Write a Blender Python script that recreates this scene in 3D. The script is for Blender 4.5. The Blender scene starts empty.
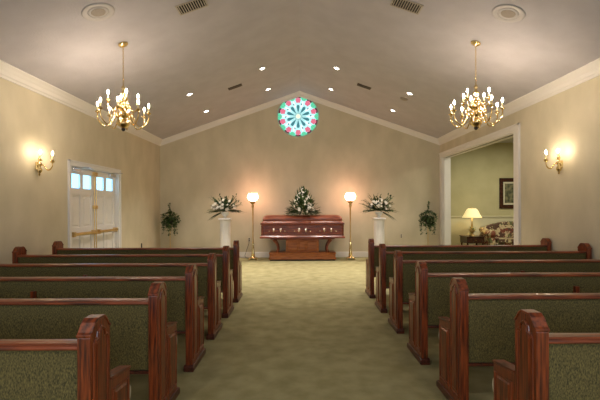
import bpy, bmesh, math, random
from mathutils import Vector, Matrix
random.seed(7)
PI = math.pi
S = bpy.context.scene
C = S.collection

# ------------------------------------------------------------------ camera
F = 414.0                      # focal length in pixels of the 600 px wide frame
cam = bpy.data.cameras.new('camera')
cam.sensor_width = 36.0
cam.lens = F / 600.0 * 36.0
cam.shift_y = 6.5 / 600.0
cam.clip_end = 100
camo = bpy.data.objects.new('camera', cam)
camo.location = (0, 0, 1.5)
camo.rotation_euler = (PI/2, 0.0035, 0)
C.objects.link(camo)
S.camera = camo
# ------------------------------------------------------------------ exposure
S.view_settings.view_transform = 'Standard'
S.view_settings.look = 'None'
S.view_settings.gamma = 1.0
S.view_settings.use_curve_mapping = False
S.view_settings.exposure = 0.72
# ------------------------------------------------------------------ world
W = bpy.data.worlds.new('world'); S.world = W
W.use_nodes = True
W.node_tree.nodes['Background'].inputs[0].default_value = (0.55, 0.72, 1.0, 1)
W.node_tree.nodes['Background'].inputs[1].default_value = 1.0
# ------------------------------------------------------------------ light levels
K_BULB = 230.0        # candle bulbs (emission)
K_GLOBE = 15.0
K_SPOT = 205.0
K_DAY = 26.0        # daylight through the rear windows (W each)
K_DOOR = 2.4
K_GLASS = 0.72

def area(name, loc, rot, sx, sy, power, col):
    l = bpy.data.lights.new(name, 'AREA'); l.shape = 'RECTANGLE'; l.size = sx; l.size_y = sy
    l.energy = power; l.color = col
    o = bpy.data.objects.new(name, l); o.location = loc; o.rotation_euler = rot; C.objects.link(o)
    return o
XL, XR, YB, YR = -4.12, 4.13, 12.2, -3.2      # walls
ZE, ZR, SL = 3.455, 4.88, 0.35                # eave, ridge, slope
# daylight in the three windows of the rear wall (behind the camera)
REAR = [(-2.6, 1.5), (0.0, 1.7), (2.6, 1.5)]
for i, (x, w) in enumerate(REAR):
    area('rear_window_daylight', (x, YR-0.03, 1.85), (PI/2, 0, 0), w-0.1, 1.7, K_DAY, (0.80, 0.90, 1.0))
# side room ceiling lamps
area('side_room_ceiling_lamp', (6.2, 11.0, 3.5), (0, 0, 0), 1.0, 1.0, 60, (1.0, 0.93, 0.72))
# added fill lights below the rear ceiling, unseen behind the camera
for sx in (-1, 1):
    area('rear_fill_light', (sx*2.0, -0.6, 4.10), (0, 0, 0), 0.25, 0.25, 28, (1.0, 0.90, 0.78))

# ================================================================== helpers
def link(o, parent=None):
    C.objects.link(o)
    if parent: o.parent = parent
    return o
def obj(name, bm, mats, parent=None, smooth=False, bevel=0, segs=2, loc=None, rot=None, wn=False):
    bmesh.ops.recalc_face_normals(bm, faces=bm.faces[:])
    me = bpy.data.meshes.new(name); bm.to_mesh(me); bm.free()
    for m in (mats if isinstance(mats, (list, tuple)) else [mats]): me.materials.append(m)
    if smooth:
        for p in me.polygons: p.use_smooth = True
    o = bpy.data.objects.new(name, me)
    link(o, parent)
    if loc: o.location = loc
    if rot: o.rotation_euler = rot
    if bevel:
        b = o.modifiers.new('bevel', 'BEVEL'); b.width = bevel; b.segments = segs; b.limit_method = 'ANGLE'; b.angle_limit = 0.6
    return o
def tag(o, label, cat, group=None):
    o['label'] = label; o['category'] = cat
    if group: o['group'] = group
    return o
def thing(name, label, cat, loc=(0,0,0), rz=0, group=None):
    o = bpy.data.objects.new(name, None); o.empty_display_size = 0.1
    link(o); o.location = loc; o.rotation_euler = (0, 0, rz)
    return tag(o, label, cat, group)
def struct(o):
    o['kind'] = 'structure'; return o
def copy_tree(o, parent=None):
    c = o.copy(); C.objects.link(c); c.parent = parent
    for ch in list(o.children): copy_tree(ch, c)
    return c
def dup(root, loc, rz, label, group=None):
    c = copy_tree(root); c.location = loc; c.rotation_euler = (0, 0, rz); c['label'] = label
    if group: c['group'] = group
    return c
def B(): return bmesh.new()
def box(bm, x0, x1, y0, y1, z0, z1, mi=0):
    vs = [bm.verts.new((x, y, z)) for x in (x0, x1) for y in (y0, y1) for z in (z0, z1)]
    for f in ((0,1,3,2),(4,6,7,5),(0,4,5,1),(2,3,7,6),(0,2,6,4),(1,5,7,3)):
        bm.faces.new([vs[i] for i in f]).material_index = mi
def loft(bm, rings, cap=True, mi=0, closed=True):
    R = [[bm.verts.new(p) for p in r] for r in rings]
    n = len(R[0])
    for a, b in zip(R, R[1:]):
        for i in range(n if closed else n-1):
            j = (i+1) % n
            bm.faces.new((a[i], a[j], b[j], b[i])).material_index = mi
    if cap:
        bm.faces.new(R[0][::-1]).material_index = mi; bm.faces.new(R[-1]).material_index = mi
    return R
def lathe(bm, prof, cx=0, cy=0, n=20, mi=0, cap=True):
    loft(bm, [[(cx+max(r,1e-4)*math.cos(2*PI*i/n), cy+max(r,1e-4)*math.sin(2*PI*i/n), z) for i in range(n)] for r, z in prof], cap, mi)
def tube(bm, pts, r, n=8, mi=0):
    pts = [Vector(p) for p in pts]
    rr = r if isinstance(r, (list, tuple)) else [r]*len(pts)
    rings = []
    up = None
    for i, p in enumerate(pts):
        t = (pts[min(i+1, len(pts)-1)] - pts[max(i-1, 0)]).normalized()
        if up is None: up = Vector((0,0,1)) if abs(t.z) < 0.9 else Vector((1,0,0))
        a = t.cross(up).normalized(); b = a.cross(t).normalized(); up = b
        rings.append([p + (a*math.cos(2*PI*k/n) + b*math.sin(2*PI*k/n))*rr[i] for k in range(n)])
    loft(bm, rings, True, mi)
def prism(bm, poly, a0, a1, axis='x', mi=0):
    def P(u, v, w):
        return {'x': (w, u, v), 'y': (u, w, v), 'z': (u, v, w)}[axis]
    loft(bm, [[P(u, v, a0) for u, v in poly], [P(u, v, a1) for u, v in poly]], True, mi)
def bez(p0, p1, p2, p3, n=10):
    out = []
    for i in range(n+1):
        t = i/n
        out.append(Vector(p0)*(1-t)**3 + Vector(p1)*3*t*(1-t)**2 + Vector(p2)*3*t*t*(1-t) + Vector(p3)*t**3)
    return out
def rrect(hx, hy, r, z, n=5, cx=0, cy=0):
    pts = []
    for sx, sy, a0 in ((1,1,0),(-1,1,PI/2),(-1,-1,PI),(1,-1,1.5*PI)):
        for i in range(n+1):
            a = a0 + PI/2*i/n
            pts.append((cx+sx*(hx-r)+r*math.cos(a), cy+sy*(hy-r)+r*math.sin(a), z))
    return pts

# ================================================================== materials
def mat(name, col, rough=0.5, metal=0.0, **kw):
    m = bpy.data.materials.new(name); m.use_nodes = True
    p = m.node_tree.nodes['Principled BSDF']
    p.inputs['Base Color'].default_value = (*col, 1)
    p.inputs['Roughness'].default_value = rough
    p.inputs['Metallic'].default_value = metal
    for k, v in kw.items():
        p.inputs[k.replace('_', ' ')].default_value = v
    return m
def noisy(name, c1, c2, scale=5, rough=0.6, mapping=(1,1,1), detail=4, bump=0.0, bscale=None, bdist=0.01, lo=0.35, hi=0.65, metal=0.0, **kw):
    m = mat(name, c1, rough, metal, **kw)
    nt = m.node_tree; N = nt.nodes; L = nt.links; p = N['Principled BSDF']
    tc = N.new('ShaderNodeTexCoord'); mp = N.new('ShaderNodeMapping'); mp.inputs['Scale'].default_value = mapping
    L.new(tc.outputs['Object'], mp.inputs['Vector'])
    nz = N.new('ShaderNodeTexNoise'); nz.inputs['Scale'].default_value = scale; nz.inputs['Detail'].default_value = detail
    L.new(mp.outputs[0], nz.inputs['Vector'])
    cr = N.new('ShaderNodeValToRGB'); e = cr.color_ramp.elements
    e[0].position = lo; e[0].color = (*c1, 1); e[1].position = hi; e[1].color = (*c2, 1)
    L.new(nz.outputs['Fac'], cr.inputs[0]); L.new(cr.outputs[0], p.inputs['Base Color'])
    if bump:
        n2 = N.new('ShaderNodeTexNoise'); n2.inputs['Scale'].default_value = bscale or scale*4; n2.inputs['Detail'].default_value = 3
        L.new(mp.outputs[0], n2.inputs['Vector'])
        b = N.new('ShaderNodeBump'); b.inputs['Strength'].default_value = bump; b.inputs['Distance'].default_value = bdist
        L.new(n2.outputs['Fac'], b.inputs['Height']); L.new(b.outputs[0], p.inputs['Normal'])
    return m
def emis(name, col, s):
    m = mat(name, (0,0,0), 0.5)
    p = m.node_tree.nodes['Principled BSDF']
    p.inputs['Emission Color'].default_value = (*col, 1); p.inputs['Emission Strength'].default_value = s
    return m
M_wall = noisy('beige_wallpaper', (0.57, 0.51, 0.365), (0.65, 0.58, 0.43), 2.2, 0.75, (1,1,0.6), 6, 0.15, 60, 0.004)
M_back = M_wall
M_ceil = noisy('ceiling_texture', (0.47, 0.45, 0.48), (0.51, 0.49, 0.52), 3, 0.9, (1,1,1), 3, 0.35, 45, 0.01)
M_trim = mat('white_trim_paint', (0.78, 0.75, 0.71), 0.4)
M_door = mat('white_door_paint', (0.76, 0.75, 0.74), 0.35)
M_carpet = noisy('sage_carpet', (0.25, 0.225, 0.095), (0.38, 0.34, 0.175), 5.0, 0.95, (1,1,1), 10, 0.6, 160, 0.01, 0.3, 0.72)
def wood(name, mapping, c1=(0.035, 0.005, 0.0015), c2=(0.25, 0.047, 0.009), rough=0.33):
    m = noisy(name, c1, c2, 9, rough, mapping, 8, 0.12, 30, 0.002, 0.32, 0.66)
    m.node_tree.nodes['Principled BSDF'].inputs['Coat Weight'].default_value = 0.15
    m.node_tree.nodes['Principled BSDF'].inputs['Coat Roughness'].default_value = 0.12
    return m
M_wz = wood('red_oak_upright', (9, 9, 0.6))
M_wx = wood('red_oak_lengthwise', (0.45, 5, 5))
M_wy = wood('red_oak_crosswise', (5, 0.6, 5))
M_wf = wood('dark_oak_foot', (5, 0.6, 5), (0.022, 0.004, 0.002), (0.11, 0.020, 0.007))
M_fab = noisy('olive_tweed', (0.038, 0.031, 0.007), (0.160, 0.126, 0.036), 180, 0.85, (1,1,0.45), 3, 0.5, 220, 0.003, 0.35, 0.68, Sheen_Weight=0.12, Sheen_Roughness=0.4)
M_seatedge = noisy('pale_seat_front', (0.42, 0.38, 0.27), (0.52, 0.47, 0.35), 60, 0.7)  # paler colour for the strip along the seat front
M_casket = noisy('cherry_lacquer', (0.095, 0.011, 0.002), (0.27, 0.055, 0.010), 6, 0.3, (0.6,4,4), 6, Coat_Weight=0.2, Coat_Roughness=0.08)
M_bier = noisy('mid_brown_wood', (0.24, 0.062, 0.011), (0.43, 0.14, 0.03), 7, 0.35, (0.6,4,4), 6)
M_dark = mat('dark_metal', (0.02, 0.015, 0.012), 0.5)
M_hand = mat('pale_satin_metal', (0.85, 0.66, 0.52), 0.25, 1.0)
M_brass = noisy('polished_brass', (0.80, 0.60, 0.27), (0.88, 0.70, 0.36), 8, 0.16, metal=1.0)
M_pbrass = noisy('aged_brass', (0.60, 0.42, 0.17), (0.74, 0.54, 0.25), 8, 0.32, metal=1.0)
M_candle = mat('ivory_candle_sleeve', (0.80, 0.68, 0.42), 0.5)
M_bulb = emis('lit_flame_bulb', (1.0, 0.82, 0.62), K_BULB)
M_sbulb = emis('lit_sconce_bulb', (1.0, 0.80, 0.56), 110.0)
M_globe = emis('lit_frosted_globe', (1.0, 0.52, 0.36), K_GLOBE)
M_white = mat('white_plaster', (0.85, 0.83, 0.84), 0.5)
M_vase = mat('white_ceramic', (0.70, 0.70, 0.68), 0.3)
M_leaf = noisy('dark_green_leaf', (0.012, 0.04, 0.010), (0.045, 0.095, 0.022), 14, 0.5)
M_leaf2 = noisy('mid_green_leaf', (0.04, 0.09, 0.015), (0.11, 0.17, 0.04), 14, 0.5)
M_petal = noisy('cream_petal', (0.82, 0.78, 0.68), (0.9, 0.88, 0.8), 30, 0.6)
M_vent = noisy('bronze_vent', (0.06, 0.045, 0.03), (0.10, 0.08, 0.055), 20, 0.5)
M_ventw = noisy('cream_vent', (0.40, 0.35, 0.28), (0.46, 0.41, 0.33), 20, 0.5)
M_black = mat('vent_shadow_gap', (0.01, 0.01, 0.01), 0.9)
M_spk = noisy('speaker_grille_cloth', (0.30, 0.26, 0.22), (0.38, 0.33, 0.28), 160, 0.8)
M_ringm = mat('ceiling_fixture_white', (0.50, 0.475, 0.47), 0.6)
M_down = emis('lit_downlight_lens', (1.0, 0.93, 0.80), 14.0)
M_day = emis('daylit_pane', (0.20, 0.62, 1.0), K_DOOR)
M_plastic = mat('ivory_plastic', (0.62, 0.56, 0.45), 0.4)
M_chrome = mat('satin_chrome', (0.80, 0.84, 0.90), 0.18, 1.0)
M_green = noisy('yellow_green_wall', (0.45, 0.41, 0.235), (0.50, 0.46, 0.27), 2, 0.8)
M_wains = mat('cream_wainscot', (0.62, 0.58, 0.40), 0.6)

# ================================================================== structure
bm = B(); box(bm, XL-0.6, 9.2, YR-0.3, 14.0, -0.15, 0.0); struct(obj('floor', bm, M_carpet))
# ceiling: two pitched slabs
bm = B()
T = 0.12
zl = ZR + SL*(XL-0.3)
zr = ZR - SL*(XR+0.3)
prism(bm, [(XL-0.3, zl), (0, ZR), (XR+0.3, zr), (XR+0.3, zr+T), (0, ZR+T), (XL-0.3, zl+T)], YR-0.25, YB+0.25, 'y')
struct(obj('ceiling', bm, M_ceil))
ZL = ZR + SL*XL; ZRt = ZR - SL*XR         # ceiling height at the walls
# left wall with the double door opening
DY0, DY1, DZ = 7.43, 9.37, 2.26
bm = B()
for y0, y1, z0, z1 in ((YR, DY0, 0, ZL+0.05), (DY0, DY1, DZ, ZL+0.05), (DY1, YB, 0, ZL+0.05)):
    box(bm, XL-0.25, XL, y0, y1, z0, z1)
bmesh.ops.remove_doubles(bm, verts=bm.verts[:], dist=1e-5)
struct(obj('wall_left', bm, M_wall))
bm = B(); box(bm, XL-0.40, XL-0.26, DY0-0.2, DY1+0.2, 0, 2.6); struct(obj('wall_outside_door', bm, M_wall))
# right wall with the wide opening to the side room
OY0, OY1, OZ = 7.95, 12.02, 2.93
bm = B()
for y0, y1, z0, z1 in ((YR, OY0, 0, ZRt+0.05), (OY0, OY1, OZ, ZRt+0.05), (OY1, YB, 0, ZRt+0.05)):
    box(bm, XR, XR+0.22, y0, y1, z0, z1)
bmesh.ops.remove_doubles(bm, verts=bm.verts[:], dist=1e-5)
struct(obj('wall_right', bm, M_wall))
# back gable wall with a round hole
WX, WZ, WR = -0.045, 4.165, 0.60
poly = [(XL-0.25, -0.0), (XR+0.22, -0.0), (XR+0.22, ZR-SL*(XR+0.22)+0.04), (0, ZR+0.04), (XL-0.25, ZR+SL*(XL-0.25)+0.04)]
angs = sorted([2*PI*i/72 for i in range(72)] + [math.atan2(z-WZ, x-WX) % (2*PI) for x, z in poly])
def hitpoly(a):
    dx, dz = math.cos(a), math.sin(a); best = 1e9
    for (x0, z0), (x1, z1) in zip(poly, poly[1:]+poly[:1]):
        ex, ez = x1-x0, z1-z0; den = dx*ez - dz*ex
        if abs(den) < 1e-9: continue
        t = ((x0-WX)*ez - (z0-WZ)*ex)/den; s = ((x0-WX)*dz - (z0-WZ)*dx)/den
        if t > 0 and -1e-6 <= s <= 1+1e-6: best = min(best, t)
    return (WX+dx*best, WZ+dz*best)
bm = B()
rings = []
for yy, seq in ((YB+0.2, 'in'), (YB, 'in'), (YB, 'out'), (YB+0.2, 'out'), (YB+0.2, 'in')):
    rings.append([((WX+WR*math.cos(a), yy, WZ+WR*math.sin(a)) if seq == 'in' else (hitpoly(a)[0], yy, hitpoly(a)[1])) for a in angs])
loft(bm, rings, cap=False)
bmesh.ops.remove_doubles(bm, verts=bm.verts[:], dist=1e-5)
struct(obj('wall_back', bm, M_back))
# rear wall (behind the camera) with three windows
bm = B()
xs = [XL-0.25]
for x, w in REAR: xs += [x-w/2, x+w/2]
xs.append(XR+0.22)
for i in range(0, len(xs)-1):
    if i % 2 == 0: box(bm, xs[i], xs[i+1], YR-0.2, YR, 0, ZE)
    else:
        box(bm, xs[i], xs[i+1], YR-0.2, YR, 0, 0.95); box(bm, xs[i], xs[i+1], YR-0.2, YR, 2.75, ZE)
prism(bm, [(XL-0.25, ZE), (XR+0.22, ZE), (XR+0.22, zr+0.05), (0, ZR+0.05), (XL-0.25, zl+0.05)], YR-0.2, YR, 'y')
struct(obj('wall_rear', bm, M_wall))
for i, (x, w) in enumerate(REAR):
    bm = B()
    for a, b in ((x-w/2-0.08, x-w/2), (x+w/2, x+w/2+0.08), (x-0.02, x+0.02)): box(bm, a, b, YR-0.02, YR+0.03, 0.87, 2.83)
    for a, b in ((0.87, 0.95), (2.75, 2.83), (1.83, 1.87)): box(bm, x-w/2, x+w/2, YR-0.02, YR+0.03, a, b)
    struct(obj('window_%d' % (i+2), bm, M_trim))
# crown mouldings
crown = [(0, 0), (0, -0.15), (0.012, -0.15), (0.02, -0.125), (0.035, -0.115), (0.05, -0.075), (0.085, -0.04), (0.10, -0.03), (0.115, -0.02), (0.115, 0.0)]
bm = B()
prism(bm, [(XL+u, ZL+v+SL*u+0.004) for u, v in crown], YR, YB, 'y')
struct(obj('trim_1', bm, M_trim))
bm = B()
prism(bm, [(XR-u, ZRt+v+SL*u+0.004) for u, v in crown], YR, YB, 'y')
struct(obj('trim_2', bm, M_trim))
for k, (xe, ze) in enumerate(((XL, ZL), (XR, ZRt))):
    bm = B()
    loft(bm, [[(xe, YB-u, ze+v*1.0+0.004) for u, v in crown], [(0, YB-u, ZR+v*1.0+0.004) for u, v in crown]])
    struct(obj('trim_%d' % (3+k), bm, M_trim))
# baseboards
def basebd(name, pts):
    bm = B(); box(bm, *pts); struct(obj(name, bm, M_trim, bevel=0.012))
basebd('baseboard_back', (XL, XR, YB-0.022, YB, 0, 0.165))
basebd('baseboard_left', (XL, XL+0.022, YR, DY0-0.1, 0, 0.165))
basebd('baseboard_left_far', (XL, XL+0.022, DY1+0.1, YB, 0, 0.165))
basebd('baseboard_right', (XR-0.022, XR, YR, OY0-0.18, 0, 0.165))
# door casing (left) with stepped outer band
bm = B()
cw = 0.09
for y0, y1, z0, z1 in ((DY0-cw, DY0, 0, DZ+cw), (DY1, DY1+cw, 0, DZ+cw), (DY0, DY1, DZ, DZ+cw)):
    box(bm, XL-0.002, XL+0.025, y0, y1, z0, z1)
for y0, y1, z0, z1 in ((DY0-cw, DY0-cw+0.03, 0, DZ+cw), (DY1+cw-0.03, DY1+cw, 0, DZ+cw), (DY0-cw, DY1+cw, DZ+cw-0.03, DZ+cw)):
    box(bm, XL+0.02, XL+0.04, y0, y1, z0, z1)
# jamb lining
box(bm, XL-0.20, XL, DY0, DY0+0.02, 0, DZ); box(bm, XL-0.20, XL, DY1-0.02, DY1, 0, DZ); box(bm, XL-0.20, XL, DY0, DY1, DZ-0.02, DZ)
struct(obj('trim_5', bm, M_door))
# wide opening casing (right)
bm = B()
cw2 = 0.2
for y0, y1, z0, z1 in ((OY0-cw2, OY0, 0, OZ+0.12), (OY1, YB-0.03, 0, OZ+0.12), (OY0, OY1, OZ, OZ+0.12)):
    box(bm, XR-0.028, XR+0.002, y0, y1, z0, z1)
for y0, y1, z0, z1 in ((OY0-cw2, OY0-cw2+0.04, 0, OZ+0.12), (OY0-cw2, YB-0.03, OZ+0.085, OZ+0.12)):
    box(bm, XR-0.045, XR-0.02, y0, y1, z0, z1)
box(bm, XR, XR+0.24, OY0, OY0+0.02, 0, OZ); box(bm, XR, XR+0.24, OY1-0.02, OY1, 0, OZ)
box(bm, XR, XR+0.07, OY0, OY1, OZ-0.03, OZ); box(bm, XR+0.13, XR+0.24, OY0, OY1, OZ-0.03, OZ)
box(bm, XR+0.04, XR+0.09, OY1-0.045, OY1-0.02, 0, OZ)
struct(obj('trim_6', bm, M_trim))
bm = B(); box(bm, XR+0.06, XR+0.14, OY0+0.02, OY1-0.02, OZ-0.022, OZ+0.0); struct(obj('trim_7', bm, M_dark))
# side room shell
SY, SZ, SX = 13.6, 3.57, 9.0
bm = B(); box(bm, XR+0.22, SX, SY, SY+0.15, 1.14, SZ); struct(obj('wall_side_room_back', bm, M_green))
bm = B(); box(bm, XR+0.22, SX, SY-0.004, SY+0.15, 0, 1.14); struct(obj('wall_side_room_wainscot', bm, M_wains))
bm = B(); prism(bm, [(SY, 1.09), (SY-0.02, 1.10), (SY-0.025, 1.125), (SY-0.045, 1.14), (SY-0.045, 1.165), (SY, 1.17)], XR+0.22, SX, 'x'); struct(obj('trim_8', bm, M_wains))
bm = B(); box(bm, XR+0.22, SX, 6.0, SY+0.15, SZ, SZ+0.1); struct(obj('ceiling_side_room', bm, M_ceil))
bm = B(); box(bm, SX, SX+0.12, 6.0, SY, 0, SZ); struct(obj('wall_side_room_right', bm, M_green))
bm = B(); box(bm, XR+0.22, SX, 5.9, 6.0, 0, SZ); struct(obj('wall_side_room_near', bm, M_green))
bm = B(); box(bm, XR+0.10, XR+0.22, YB+0.2, SY, 0, SZ); struct(obj('wall_side_room_left', bm, M_green))
bm = B(); box(bm, XR+0.22, SX, SY-0.02, SY-0.003, 0, 0.14); struct(obj('baseboard_side_room', bm, M_wains))

# ================================================================== round stained glass window
def glassmat(name, col, s): return emis(name, col, s*K_GLASS)
G = [glassmat('glass_pale_blue', (0.45, 0.84, 0.86), 1.1), glassmat('glass_rose', (0.85, 0.18, 0.28), 0.85), glassmat('glass_green', (0.12, 0.75, 0.42), 0.85),
     glassmat('glass_teal', (0.05, 0.24, 0.28), 0.75), glassmat('glass_cream', (0.95, 0.92, 0.65), 1.0), glassmat('glass_wine', (0.16, 0.03, 0.05), 0.6), glassmat('glass_white', (0.85, 0.97, 1.0), 1.15)]
def disc_at(bm, cx, cz, r, y, mi, n=20, th=0.006):
    loft(bm, [[(cx+r*math.cos(2*PI*i/n), y, cz+r*math.sin(2*PI*i/n)) for i in range(n)], [(cx+r*math.cos(2*PI*i/n), y-th, cz+r*math.sin(2*PI*i/n)) for i in range(n)]], True, mi)
def plate(bm, pts, y, mi, th=0.006):
    loft(bm, [[(px, y, pz) for px, pz in pts], [(px, y-th, pz) for px, pz in pts]], True, mi)
def pol(r, a): return (WX+r*math.cos(a), WZ+r*math.sin(a))
yb = YB+0.06
bm = B()
disc_at(bm, WX, WZ, 0.60, yb, 0, 60)
for k in range(10):
    a = PI/2 + 2*PI*k/10
    # green field either side of the roses, along the rim
    am = a + PI/10
    plate(bm, [pol(0.595, am-0.21), pol(0.60, am-0.1), pol(0.60, am), pol(0.60, am+0.1), pol(0.595, am+0.21), pol(0.50, am+0.10), pol(0.475, am), pol(0.50, am-0.10)], yb-0.006, 2)
    plate(bm, [pol(0.60, a-0.15), pol(0.60, a), pol(0.60, a+0.15), pol(0.53, a+0.13), pol(0.56, a), pol(0.53, a-0.13)], yb-0.006, 5)
    # rose of five lobes
    rx, rz = pol(0.475, a)
    pts = []
    for i in range(30):
        t = 2*PI*i/30 + a
        rr = 0.078 + 0.010*math.cos(5*(t-a))
        pts.append((rx+rr*math.cos(t), rz+rr*math.sin(t)))
    plate(bm, pts, yb-0.012, 1)
    # white tracery wedge
    plate(bm, [pol(0.47, am-0.05), pol(0.47, am+0.05), pol(0.33, am+0.10), pol(0.22, am), pol(0.33, am-0.10)], yb-0.010, 6)
    # teal petals
    plate(bm, [pol(0.09, a), pol(0.20, a+0.14), pol(0.29, a+0.16), pol(0.35, a+0.07), pol(0.33, a), pol(0.35, a-0.07), pol(0.29, a-0.16), pol(0.20, a-0.14)], yb-0.014, 3)
    plate(bm, [pol(0.35, am-0.02), pol(0.40, am+0.04), pol(0.38, am+0.11), pol(0.34, am+0.06)], yb-0.018, 3)
disc_at(bm, WX, WZ, 0.062, yb-0.018, 4, 24)
win = struct(obj('window_1', bm, G))
bm = B()
def torus(bm, cx, y, cz, R, r, n=60, m=8, mi=0):
    rings = []
    for i in range(n+1):
        a = 2*PI*i/n
        rings.append([(cx+(R+r*math.cos(t))*math.cos(a), y+r*math.sin(t), cz+(R+r*math.cos(t))*math.sin(a)) for t in (2*PI*j/m for j in range(m))])
    loft(bm, rings, False, mi)
torus(bm, WX, YB-0.0, WZ, 0.612, 0.016)
torus(bm, WX, YB+0.045, WZ, 0.20*0.45, 0.008)
for k in range(10):
    a = PI/2 + 2*PI*k/10 + PI/10
    (x0, z0), (x1, z1) = pol(0.09, a), pol(0.59, a)
    tube(bm, [(x0, YB+0.048, z0), (x1, YB+0.048, z1)], 0.006, 6)
obj('window_frame', bm, mat('pale_window_leading', (0.45, 0.62, 0.55), 0.5), win)

# ================================================================== double door (left)
def make_door(name, y0, y1, hinge_far):
    X = XL-0.055; t = 0.045
    bm = B(); ym = (y0+y1)/2
    st = 0.11
    # stiles, rails and a mullion, leaving openings for panes and panels
    zs = [(0.0, 0.22), (0.98, 1.12), (1.73, 1.86), (2.12, 2.235)]
    for a, b in ((y0, y0+st), (y1-st, y1), (ym-0.055, ym+0.055)): box(bm, X-t, X, a, b, 0.01, 2.235)
    for a, b in zs: box(bm, X-t+0.001, X-0.001, y0+st, y1-st, max(a, 0.01), b)
    root = struct(obj(name, bm, M_door, bevel=0.006))
    for a, b in ((y0+st, ym-0.055), (ym+0.055, y1-st)):
        for z0, z1 in ((0.22, 0.98), (1.12, 1.73)):
            bm = B()
            box(bm, X-t+0.012, X-0.022, a, b, z0, z1)
            ar = [(a+0.03, z0+0.03), (b-0.03, z0+0.03), (b-0.03, z1-0.055), ((a+b)/2+0.05, z1-0.03), ((a+b)/2-0.05, z1-0.03), (a+0.03, z1-0.055)]
            loft(bm, [[(X-0.022, u, v) for u, v in ar], [(X-0.008, u*0.86+(a+b)/2*0.14, v*0.94+(z0+z1)/2*0.06) for u, v in ar]])
            obj('panel', bm, M_door, root)
        bm = B(); box(bm, X-0.032, X-0.024, a, b, 1.86, 2.12); obj('pane', bm, M_day, root)
        bm = B(); box(bm, X-0.02, X-0.012, b-0.028, b-0.02, 1.86, 2.12); obj('glazing_bar', bm, M_chrome, root)
    # panic bar
    bm = B()
    tube(bm, [(X+0.075, y0+0.07, 1.0), (X+0.075, y1-0.07, 1.0)], 0.030, 10)
    for yy in (y0+0.09, y1-0.09): box(bm, X, X+0.085, yy-0.03, yy+0.03, 0.955, 1.045)
    obj('panic_bar', bm, M_pbrass, root, bevel=0.004)
    # vertical rod beside the meeting stile
    yy = y1-0.035 if hinge_far < 0 else y0+0.035
    bm = B()
    tube(bm, [(X+0.025, yy, 0.06), (X+0.025, yy, 2.2)], 0.009, 8)
    for z in (0.08, 0.55, 1.0, 1.5, 2.17): box(bm, X, X+0.045, yy-0.03, yy+0.03, z-0.035, z+0.035)
    obj('latch_rod', bm, M_pbrass, root)
    # closer and its arm
    bm = B()
    yc = y0+0.08 if hinge_far < 0 else y1-0.34
    box(bm, X, X+0.06, yc, yc+0.26, 2.165, 2.225)
    s = 1
    tube(bm, [(X+0.05, yc+0.05, 2.235), (X+0.22, yc+0.22, 2.245), (X+0.10, yc+0.62 if hinge_far < 0 else yc+0.20, 2.25)], 0.010, 8)
    obj('door_closer', bm, M_chrome, root, bevel=0.005)
    return root
ymid = (DY0+DY1)/2
make_door('door_1', DY0+0.022, ymid-0.004, -1)
make_door('door_2', ymid+0.004, DY1-0.022, 1)

# ================================================================== pews
PROF = [(-0.09, 0.0), (-0.09, 0.886), (-0.075, 0.896), (-0.045, 0.935), (-0.02, 0.951), (0.045, 0.951), (0.07, 0.935), (0.10, 0.896), (0.115, 0.886),
        (0.115, 0.605), (0.135, 0.600), (0.36, 0.570), (0.36, 0.0)]
def end_panel(parent, x0, x1, face):
    """upright end between x0 and x1, decorated on the side given by face (+1/-1)"""
    bm = B(); prism(bm, PROF, x0, x1, 'x')
    e = obj('end_panel', bm, M_wz, parent, bevel=0.004)
    # cap following the top of the tall part and the arm
    bm = B()
    top = PROF[1:9]; o = 0.004
    up = [(u*1.03, v+0.012) for u, v in top]
    for (a, b, c, d) in zip(top, top[1:], up, up[1:]):
        loft(bm, [[(x, *a), (x, *b), (x, *d), (x, *c)] for x in (x0-o, x1+o)])
    bmesh.ops.remove_doubles(bm, verts=bm.verts[:], dist=1e-5)
    obj('cap', bm, M_wy, e, bevel=0.003)
    bm = B(); prism(bm, [(0.116, 0.605), (0.368, 0.572), (0.368, 0.584), (0.116, 0.618)], x0-o, x1+o, 'x')
    obj('arm_cap', bm, M_wy, e, bevel=0.003)
    bm = B()
    prism(bm, [(-0.108, 0), (-0.108, 0.042), (-0.10, 0.055), (-0.09, 0.06), (0.36, 0.06), (0.385, 0.055), (0.395, 0.042), (0.395, 0)], x0-0.015, x1+0.015, 'x')
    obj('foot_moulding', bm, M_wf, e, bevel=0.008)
    fx = x1 if face > 0 else x0
    hi = [(-0.058, 0.11), (0.083, 0.11), (0.083, 0.845), (0.070, 0.862), (0.052, 0.868), (0.045, 0.895), (0.012, 0.915), (-0.02, 0.895), (-0.027, 0.868), (-0.045, 0.862), (-0.058, 0.845)]
    lo = [(0.145, 0.11), (0.33, 0.11), (0.33, 0.53), (0.145, 0.545)]
    for pl in (hi, lo):
        bm = B()
        cy = sum(p[0] for p in pl)/len(pl); cz = sum(p[1] for p in pl)/len(pl)
        # dark bead groove: moulding tube plus raised bevelled field
        pts = [(fx, u, v) for u, v in pl]
        tube(bm, pts+[pts[0]], 0.008, 8)
        w = (max(p[0] for p in pl)-min(p[0] for p in pl))/2; h = (max(p[1] for p in pl)-min(p[1] for p in pl))/2
        k1, k2 = 0.014, 0.028
        def shr(k): return [(cy+(u-cy)*(1-k/w), cz+(v-cz)*(1-k/h)) for u, v in pl]
        loft(bm, [[(fx-face*0.002, u, v) for u, v in shr(k1)], [(fx+face*0.007, u, v) for u, v in shr(k2)]])
        obj('raised_panel', bm, M_wz, e, bevel=0.0)
    return e
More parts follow.
